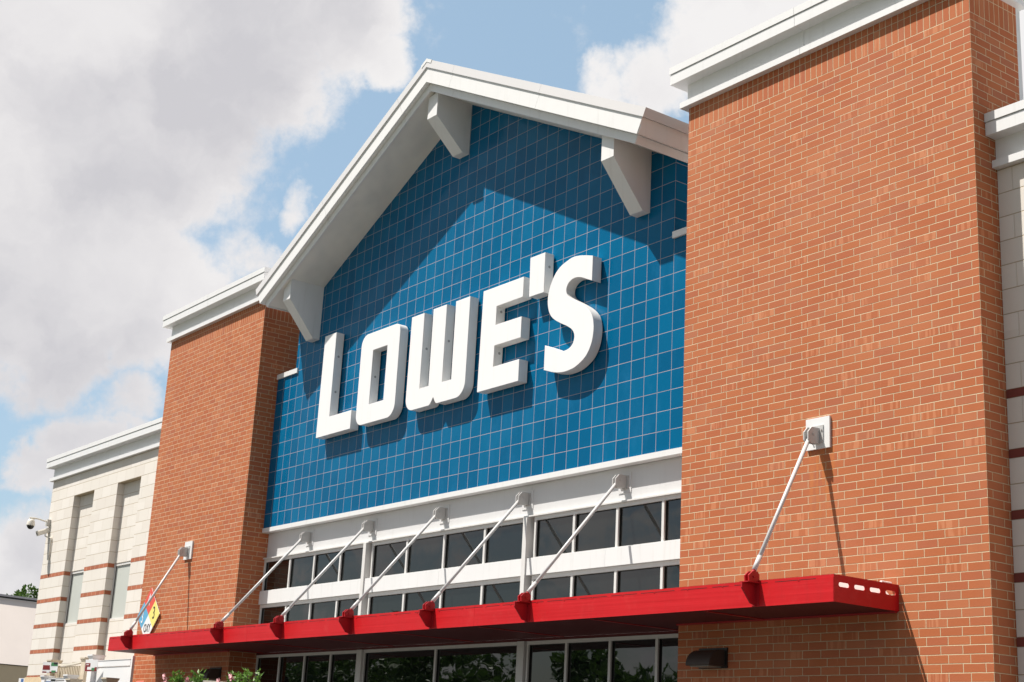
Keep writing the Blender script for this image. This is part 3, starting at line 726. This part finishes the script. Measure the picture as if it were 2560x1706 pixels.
MB().lathe([(.102, 0)]+[(.102*math.cos(a), -.102*math.sin(a)) for a in [i*math.pi/16 for i in range(1, 8)]], (CAMX, 13.66, 7.294), 24).build('dome', plain('black_dome', (.01, .01, .01, 1), .08), DC, smooth=True)
BC = thing('bullet_camera', 'cream bullet camera with a visor below the dome camera', 'security camera', (CAMX, 14.2, 7.0))
bx = MB(); d = Vector((0, -.34, -.15)).normalized(); p0 = Vector((CAMX, 14.20, 7.24)); u_ = Vector((0, -d.z, d.y))*-1
u_ = Vector((1, 0, 0)).cross(d)
if u_.z < 0: u_ = -u_
vs = []
for t_, w_ in ((0, 1), (.36, 1)):
    for a, c in ((-.07, -.07), (.07, -.07), (.07, .04), (.045, .075), (-.045, .075), (-.07, .04)): vs.append(p0+d*t_+Vector((a, 0, 0))+u_*c)
bx.add(vs, [tuple(range(6)), tuple(range(11, 5, -1))]+[(i, 6+i, 6+(i+1) % 6, (i+1) % 6) for i in range(6)])
bx.build('housing', CAMW, BC)
MB().tube(p0+d*.3605, p0+d*.365, .035, 16).build('lens', BRZ, BC)
MB().path([(CAMX, 14.10, 7.15), (CAMX, 14.11, 7.06), (CAMX+.05, 14.17, 7.03), (CAMX+.16, 14.185, 7.01), (CAMX+.32, 14.185, 7.0)], .016, 8).build('bracket_arm', CAMW, BC)
cd = MB().path([(-41.03, 14.18, 7.0), (-40.99, 14.175, 6.96), (-40.97, 14.175, 6.9), (-40.97, 14.175, 6.36)], .022, 10)
tag(cd.build('conduit', plain('conduit_beige', (.60, .55, .47, 1), .6)), 'thin beige conduit running down the cream wall below the cameras', 'conduit')

# ------------------------------------------------------------------ fence display in front of the left wing
def fpost(xc, yc, hw, ztop, mat, label, grp='vinyl fence posts at the garden area'):
    t = thing('fence_post', label, 'fence post', (xc, yc, 0), grp)
    MB().box(xc-hw, xc+hw, yc-hw, yc+hw, .1, ztop-.075).build('post', mat, t)
    c = MB(); c.box(xc-hw-.035, xc+hw+.035, yc-hw-.035, yc+hw+.035, ztop-.03, ztop)
    # flared neck below the cap
    a = hw; b_ = hw+.03; z0 = ztop-.10; z1 = ztop-.03
    c.add([(xc-a, yc-a, z0), (xc+a, yc-a, z0), (xc+a, yc+a, z0), (xc-a, yc+a, z0), (xc-b_, yc-b_, z1), (xc+b_, yc-b_, z1), (xc+b_, yc+b_, z1), (xc-b_, yc+b_, z1)],
          [(0, 1, 5, 4), (1, 2, 6, 5), (2, 3, 7, 6), (3, 0, 4, 7), (0, 3, 2, 1), (4, 5, 6, 7)])
    c.build('cap', mat, t); return t
FY = 13.40
fpost(-37.25, FY, .12, 3.47, VTAN, 'tall tan vinyl post behind the left poster')
fpost(-34.98, FY, .12, 3.475, VTAN, 'tall tan vinyl post right of the balusters')
fpost(-34.50, FY, .13, 3.53, VWHITE, 'tallest white vinyl post, carrying the right poster')
fpost(-36.62, FY-.35, .11, 3.05, VWHITE, 'short white post left of the low white panel')
fpost(-35.05, FY-.35, .11, 3.05, VWHITE, 'short white post right of the low white panel')
fpost(-34.55, FY-.45, .12, 2.94, VTAN, 'short tan post in front of the tall white post')
fpost(-32.35, FY-.45, .12, 2.94, VTAN, 'short tan post in front of the wide white panel')
BP = thing('baluster_panel', 'tan baluster fence panel with a curved top rail', 'fence panel', (-36.1, FY, 0))
br = MB(); N = 18; pr = []
x0_, x1_ = -37.12, -35.11
def rz(t): return 3.335+.06*t+.05*(2*t-1)**2
for i in range(N):
    a = i/N; b_ = (i+1)/N
    br.prism([(x0_+(x1_-x0_)*a, rz(a)-.05), (x0_+(x1_-x0_)*b_, rz(b_)-.05), (x0_+(x1_-x0_)*b_, rz(b_)), (x0_+(x1_-x0_)*a, rz(a))], 'y', FY-.04, FY+.04)
br.box(x0_, x1_, FY-.04, FY+.04, 2.3, 2.38); br.build('rail', plain('cream_vinyl', (.72, .66, .56, 1), .4), BP)
for i in range(18):
    x = x0_+.08+(x1_-x0_-.16)*i/17; MB().box(x-.025, x+.025, FY-.02, FY+.02, 2.381, 3.30).build('baluster', VTAN, BP)
MB().box(x0_, x1_, FY+.12, FY+.14, 1.0, 3.25).build('backing', plain('cream_backing', (.70, .63, .52, 1), .6), BP)
def vpanel(xa, xb, y, ztop, label, groove):
    t = thing('vinyl_fence_panel', label, 'fence panel', ((xa+xb)/2, y, 0), 'white vinyl fence panels')
    MB().box(xa, xb, y-.02, y+.02, .1, ztop-groove-.01).build('board', VWHITE, t)
    MB().box(xa, xb, y-.035, y+.035, ztop-groove, ztop-.012).build('rail', VWHITE, t)
    MB().box(xa, xb, y-.045, y+.045, ztop-.011, ztop).build('top_rail', VWHITE, t)
vpanel(-34.365, -32.33, FY, 3.395, 'wide white vinyl fence panel beside the left brick tower', .15)
vpanel(-36.50, -35.17, FY-.35, 2.985, 'low white vinyl panel between two short white posts', .05)
tag(MB().box(-32.325, -32.24, FY-.03, FY+.03, .1, 3.46).build('corner_post', VWHITE), 'slim white end post at the left edge of the brick tower', 'fence post')
TP = thing('timber_fence_panel', 'pale timber board panel below the cream wall corner', 'fence panel', (-38.4, FY, 0))
WOOD = plain('pale_pine', (.72, .56, .36, 1), .7, var=.2, nscale=7)
k = -39.28
while k < -37.42:
    MB().box(k, k+.135, FY-.012, FY+.012, .2, 3.07+random.uniform(-.006, .004)).build('board', WOOD, TP); k += .14
MB().box(-39.28, -37.4, FY+.0125, FY+.05, 2.6, 2.7).build('rail', WOOD, TP)
def poster(xc, y, z0, z1, w_, yaw, label, blocks):
    t = thing('fence_poster', label, 'poster', (xc, y, z0), None)
    MB().box(xc-w_/2, xc+w_/2, y-.006, y, z0, z1).build('sheet', PAPER, t)
    for i, (a, b_, c, d_, mt) in enumerate(blocks):
        MB().box(xc-w_/2+a*w_, xc-w_/2+b_*w_, y-.0085-.0002*i, y-.0062, z0+c*(z1-z0), z0+d_*(z1-z0)).build('print', mt, t)
    t.rotation_euler = (0, 0, yaw); return t
BL1 = [(.02, .48, .50, .72, REDP), (.02, .98, .02, .14, REDP), (.02, .5, .3, .5, REDP), (.55, .98, .66, .98, GREENP), (.72, .98, .8, .99, BLACKP), (.62, .9, .05, .25, GREENP), (.3, .5, .04, .24, PAPER)]
BL2 = [(.02, .42, .40, .70, REDP), (.02, .98, .02, .14, REDP), (.02, .18, .1, .42, REDP), (.55, .8, .06, .3, GREENP), (.8, .97, .1, .36, REDP), (.1, .3, .54, .6, PAPER)]
poster(-36.95, FY-.20, 3.13, 3.395, .50, .45, 'small poster with green top corner on the left tan post', BL1)
poster(-34.22, FY-.20, 3.13, 3.40, .48, .25, 'small white and dark red poster on the tall white post', BL2)
poster(-36.10, FY-.44, 2.72, 2.95, .36, .3, 'low blue and white poster on the short white panel', [(.0, .5, .5, .8, BLUEP), (.5, .98, .8, 1.0, BLACKP)])
poster(-39.5, FY, 2.75, 3.05, .30, .2, 'small blue and white tag at the timber panel left end', [(.4, .8, .6, .95, BLUEP), (.45, .6, .4, .55, BLACKP)])

# ------------------------------------------------------------------ plants
def leaf_mat(name, a, b_):
    m, n, b, g = newmat(name)
    v = n.noise(g.outputs['Position'], 5, 3, .6)
    oi = n.white(n.xyz(*[n.m('MULTIPLY', q, 37.0) for q in n.sep(g.outputs['True Normal'])]))
    c = n.cmix(n.m('MULTIPLY', n.m('ADD', v, oi), .5), a, b_)
    n.l.new(c, b.inputs['Base Color']); b.inputs['Roughness'].default_value = .5
    tr = n.add('ShaderNodeBsdfTranslucent'); n.l.new(c, tr.inputs[0]); mx_ = n.add('ShaderNodeMixShader'); mx_.inputs[0].default_value = .25
    o = [k for k in n.n if k.type == 'OUTPUT_MATERIAL'][0]
    n.l.new(b.outputs[0], mx_.inputs[1]); n.l.new(tr.outputs[0], mx_.inputs[2]); n.l.new(mx_.outputs[0], o.inputs[0])
    return m
LEAF = leaf_mat('tree_leaf', (.035, .075, .012, 1), (.10, .19, .035, 1))
LEAF2 = leaf_mat('mandevilla_leaf', (.06, .16, .02, 1), (.22, .38, .06, 1))
BARK = plain('bark', (.09, .065, .045, 1), .9, var=.3, nscale=12)
def leaf(mb, p, d, L_, w_):
    d = Vector(d).normalized(); s = d.cross(Vector((random.uniform(-1, 1), random.uniform(-1, 1), random.uniform(-.3, 1)))).normalized()*w_
    p = Vector(p); nrm = s.cross(d).normalized()*w_*.4
    mb.add([p, p+d*L_*.45+s-nrm, p+d*L_, p+d*L_*.45-s-nrm, p+d*L_*.5], [(0, 1, 4), (1, 2, 4), (2, 3, 4), (3, 0, 4)])
def tree(x, y, hgt, cr, label, group=None, leaves=3500, lsize=.30, name='tree', seed=1):
    random.seed(seed)
    t = thing(name, label, 'tree', (x, y, 0), group)
    tk = MB(); top = Vector((x+random.uniform(-.3, .3), y, hgt*.62)); tk.tube((x, y, 0), top, hgt*.028, 10, hgt*.014)
    limbs = []
    for i in range(9):
        a = random.uniform(0, 6.28); zb = hgt*random.uniform(.3, .6); st = Vector((x, y, zb))
        e = st+Vector((math.cos(a), math.sin(a), random.uniform(.5, 1.3)))*cr*random.uniform(.5, .8)
        tk.tube(st, e, hgt*.012, 6, hgt*.004); limbs.append(e)
    tk.build('trunk', BARK, t)
    cl = MB(); clumps = []
    for i in range(34):
        a = random.uniform(0, 6.28); zz = random.uniform(-.9, 1); rr = cr*math.sqrt(max(0, 1-zz*zz*.85))*random.uniform(.35, 1.0)
        clumps.append((Vector((x+math.cos(a)*rr, y+math.sin(a)*rr, hgt*.64+zz*hgt*.34)), cr*random.uniform(.18, .36)))
    for i in range(leaves):
        c, r = random.choice(clumps); v = Vector((random.gauss(0, 1), random.gauss(0, 1), random.gauss(0, .8))).normalized()*r*random.uniform(.55, 1.05)
        leaf(cl, c+v, v+Vector((0, 0, -.1)), lsize*random.uniform(.6, 1.2), lsize*.32)
    cl.build('crown', LEAF, t); return t
tree(-75, 24.75, 8.75, 1.55, 'dark leafy tree crown rising behind the far building roof', leaves=9000, lsize=.20, seed=3)
i = 0
for (x, y, h_, c_) in ((-50, -15, 5.2, 2.2), (-55.5, -17, 7.0, 2.4), (-63, -16, 5.6, 2.6), (-70, -19, 8.2, 3.6), (-77, -20, 9.2, 4.2), (-85, -19, 8.6, 4.0), (-95, -22, 9.5, 4.6), (-62, -34, 6.6, 3.6), (-72, -38, 7.0, 4.2)):
    i += 1
    tree(x, y, h_, c_, 'leafy tree across the car park, seen only mirrored in the dark entrance glass', 'trees across the car park', leaves=3800, lsize=.42, seed=20+i)

random.seed(11)
PINK = plain('pink_petal', (.86, .48, .50, 1), .5, var=.15, nscale=20)
def shrub(x, y, ztop, w_, n_shoots, flowers, label, seed):
    random.seed(seed)
    t = thing('flowering_shrub', label, 'plant', (x, y, 0), 'flowering climbers in front of the left tower')
    st = MB(); lf = MB()
    MB().lathe([(.16, 0), (.22, .35), (.23, .37)], (x, y, .15), 18).build('pot', plain('pot_terracotta', (.35, .14, .08, 1), .7), t)
    for k in range(n_shoots):
        a = random.uniform(0, 6.28); r = w_*math.sqrt(random.random())
        tip = Vector((x+r*math.cos(a), y+r*.6*math.sin(a), ztop-random.uniform(0, .22) if k else ztop))
        base = Vector((x+random.uniform(-.08, .08), y+random.uniform(-.08, .08), .5))
        prev = base; N_ = 9
        for j in range(1, N_+1):
            q = base.lerp(tip, j/N_)+Vector((random.uniform(-.03, .03), random.uniform(-.03, .03), 0)); st.tube(prev, q, .006, 5); prev = q
            if j > 3:
                for q2 in range(9 if j > 6 else 6):
                    dd = Vector((random.uniform(-1, 1), random.uniform(-1, 1), random.uniform(-.1, 1.2)))
                    leaf(lf, q+Vector((random.uniform(-.03, .03), random.uniform(-.03, .03), random.uniform(-.12, .05))), dd, random.uniform(.07, .13), .022)
    st.build('stem', BARK, t); lf.build('foliage', LEAF2, t)
    for (fx, fz) in flowers:
        fl = MB(); c = Vector((x+fx, y-w_*.7-.05, ztop+fz))
        for k in range(5):
            a = k*1.257; d = Vector((math.cos(a), -.35, math.sin(a))); leaf(fl, c, d, .07, .032)
        fl.tube(c+Vector((0, .05, -.03)), c, .008, 6); fl.build('flower', PINK, t)
SY = 11.0; q_ = SY/12.5
def sx(v): return v*q_
def sz(v): return 1.6+(v-1.6)*q_
shrub(sx(-27.75), SY, sz(2.925), .16, 12, [(-.20, -.05), (-.13, -.12), (-.20, -.18)], 'leftmost green climber with pink flowers before the left tower', 5)
shrub(sx(-26.95), SY, sz(2.90), .20, 12, [(.1, -.10)], 'green climber between the weathered beam and the wall light', 6)
shrub(sx(-25.15), SY, sz(2.905), .26, 20, [(.22, -.07), (.27, -.10), (-.2, -.14)], 'fullest green climber with a pink flower right of the left tower', 8)
shrub(sx(-24.25), SY, sz(2.875), .10, 4, [], 'thin wiry shoot standing right of the flowering climbers', 9)
GREYW = plain('weathered_grey_wood', (.36, .33, .29, 1), .85, var=.25, nscale=12)
TRL = thing('plant_trellis', 'weathered grey wooden trellis with an arched top among the shrubs', 'trellis', (sx(-26.4), SY+.1, 0))
tb = MB(); N = 10
xa, xb = sx(-27.25), sx(-25.55)
def tz(t): return sz(2.80)-.055*t+.02*math.sin(math.pi*t)
for i in range(N):
    a, b_ = i/N, (i+1)/N
    tb.prism([(xa+(xb-xa)*a, tz(a)-.06), (xa+(xb-xa)*b_, tz(b_)-.06), (xa+(xb-xa)*b_, tz(b_)), (xa+(xb-xa)*a, tz(a))], 'y', SY+.05, SY+.12)
tb.build('top_rail', GREYW, TRL)
for x in (xa+.03, (xa+xb)/2, xb-.05): MB().box(x, x+.05, SY+.06, SY+.11, .15, sz(2.70)).build('upright', GREYW, TRL)

# ------------------------------------------------------------------ far building on the left
FB = thing('far_building', 'pale block building with a grey metal roof edge beyond the left wing', 'building', (-60, 19, 0))
FBW = plain('pale_painted_block', (.72, .64, .58, 1), .85, var=.06, nscale=.8)
a = Vector((-60, 17.0)); dr = Vector((-.19, .98)).normalized(); e = a+dr*12
nv = Vector((-dr.y, dr.x))                                           # away from the camera
def obl(mb, off, th, z0, z1, s0=-3, s1=12):
    p = a+dr*s0-nv*off; q = a+dr*s1-nv*off
    mb.prism([(p.x, p.y), (q.x, q.y), (q.x+nv.x*th, q.y+nv.y*th), (p.x+nv.x*th, p.y+nv.y*th)], 'z', z0, z1); return mb
obl(MB(), 0, 14, 0, 4.25).build('wall', FBW, FB)
rp = MB(); vs = []
for ss_ in (-3, 12):
    for off, z in ((0.05, 4.26), (-2.9, 7.16), (-2.9, 4.26)):
        q = a+dr*ss_-nv*off; vs.append((q.x, q.y, z))
rp.add(vs, [(0, 1, 2), (3, 5, 4), (0, 3, 4, 1), (1, 4, 5, 2), (2, 5, 3, 0)]).build('sloping_roof', FBW, FB)
def roff(nm, mt, off, th, z0, z1): obl(MB(), off, th, z0, z1).build(nm, mt, FB)
roff('roof_gap', BRZ, -2.88, .6, 7.165, 7.235)
roff('coping', WHITE, -2.84, .6, 7.145, 7.163)
roff('roof_edge', plain('roof_edge_grey', (.42, .41, .43, 1), .5), -2.80, .7, 7.237, 7.32)
TANM = plain('tan_metal', (.56, .46, .31, 1), .6, var=.1)
AW = obl(MB(), .5, .5, 3.2, 4.27).build('awning', TANM, FB)
obl(MB(), .54, .5, 4.271, 4.30).build('awning_edge', BRZ, AW)
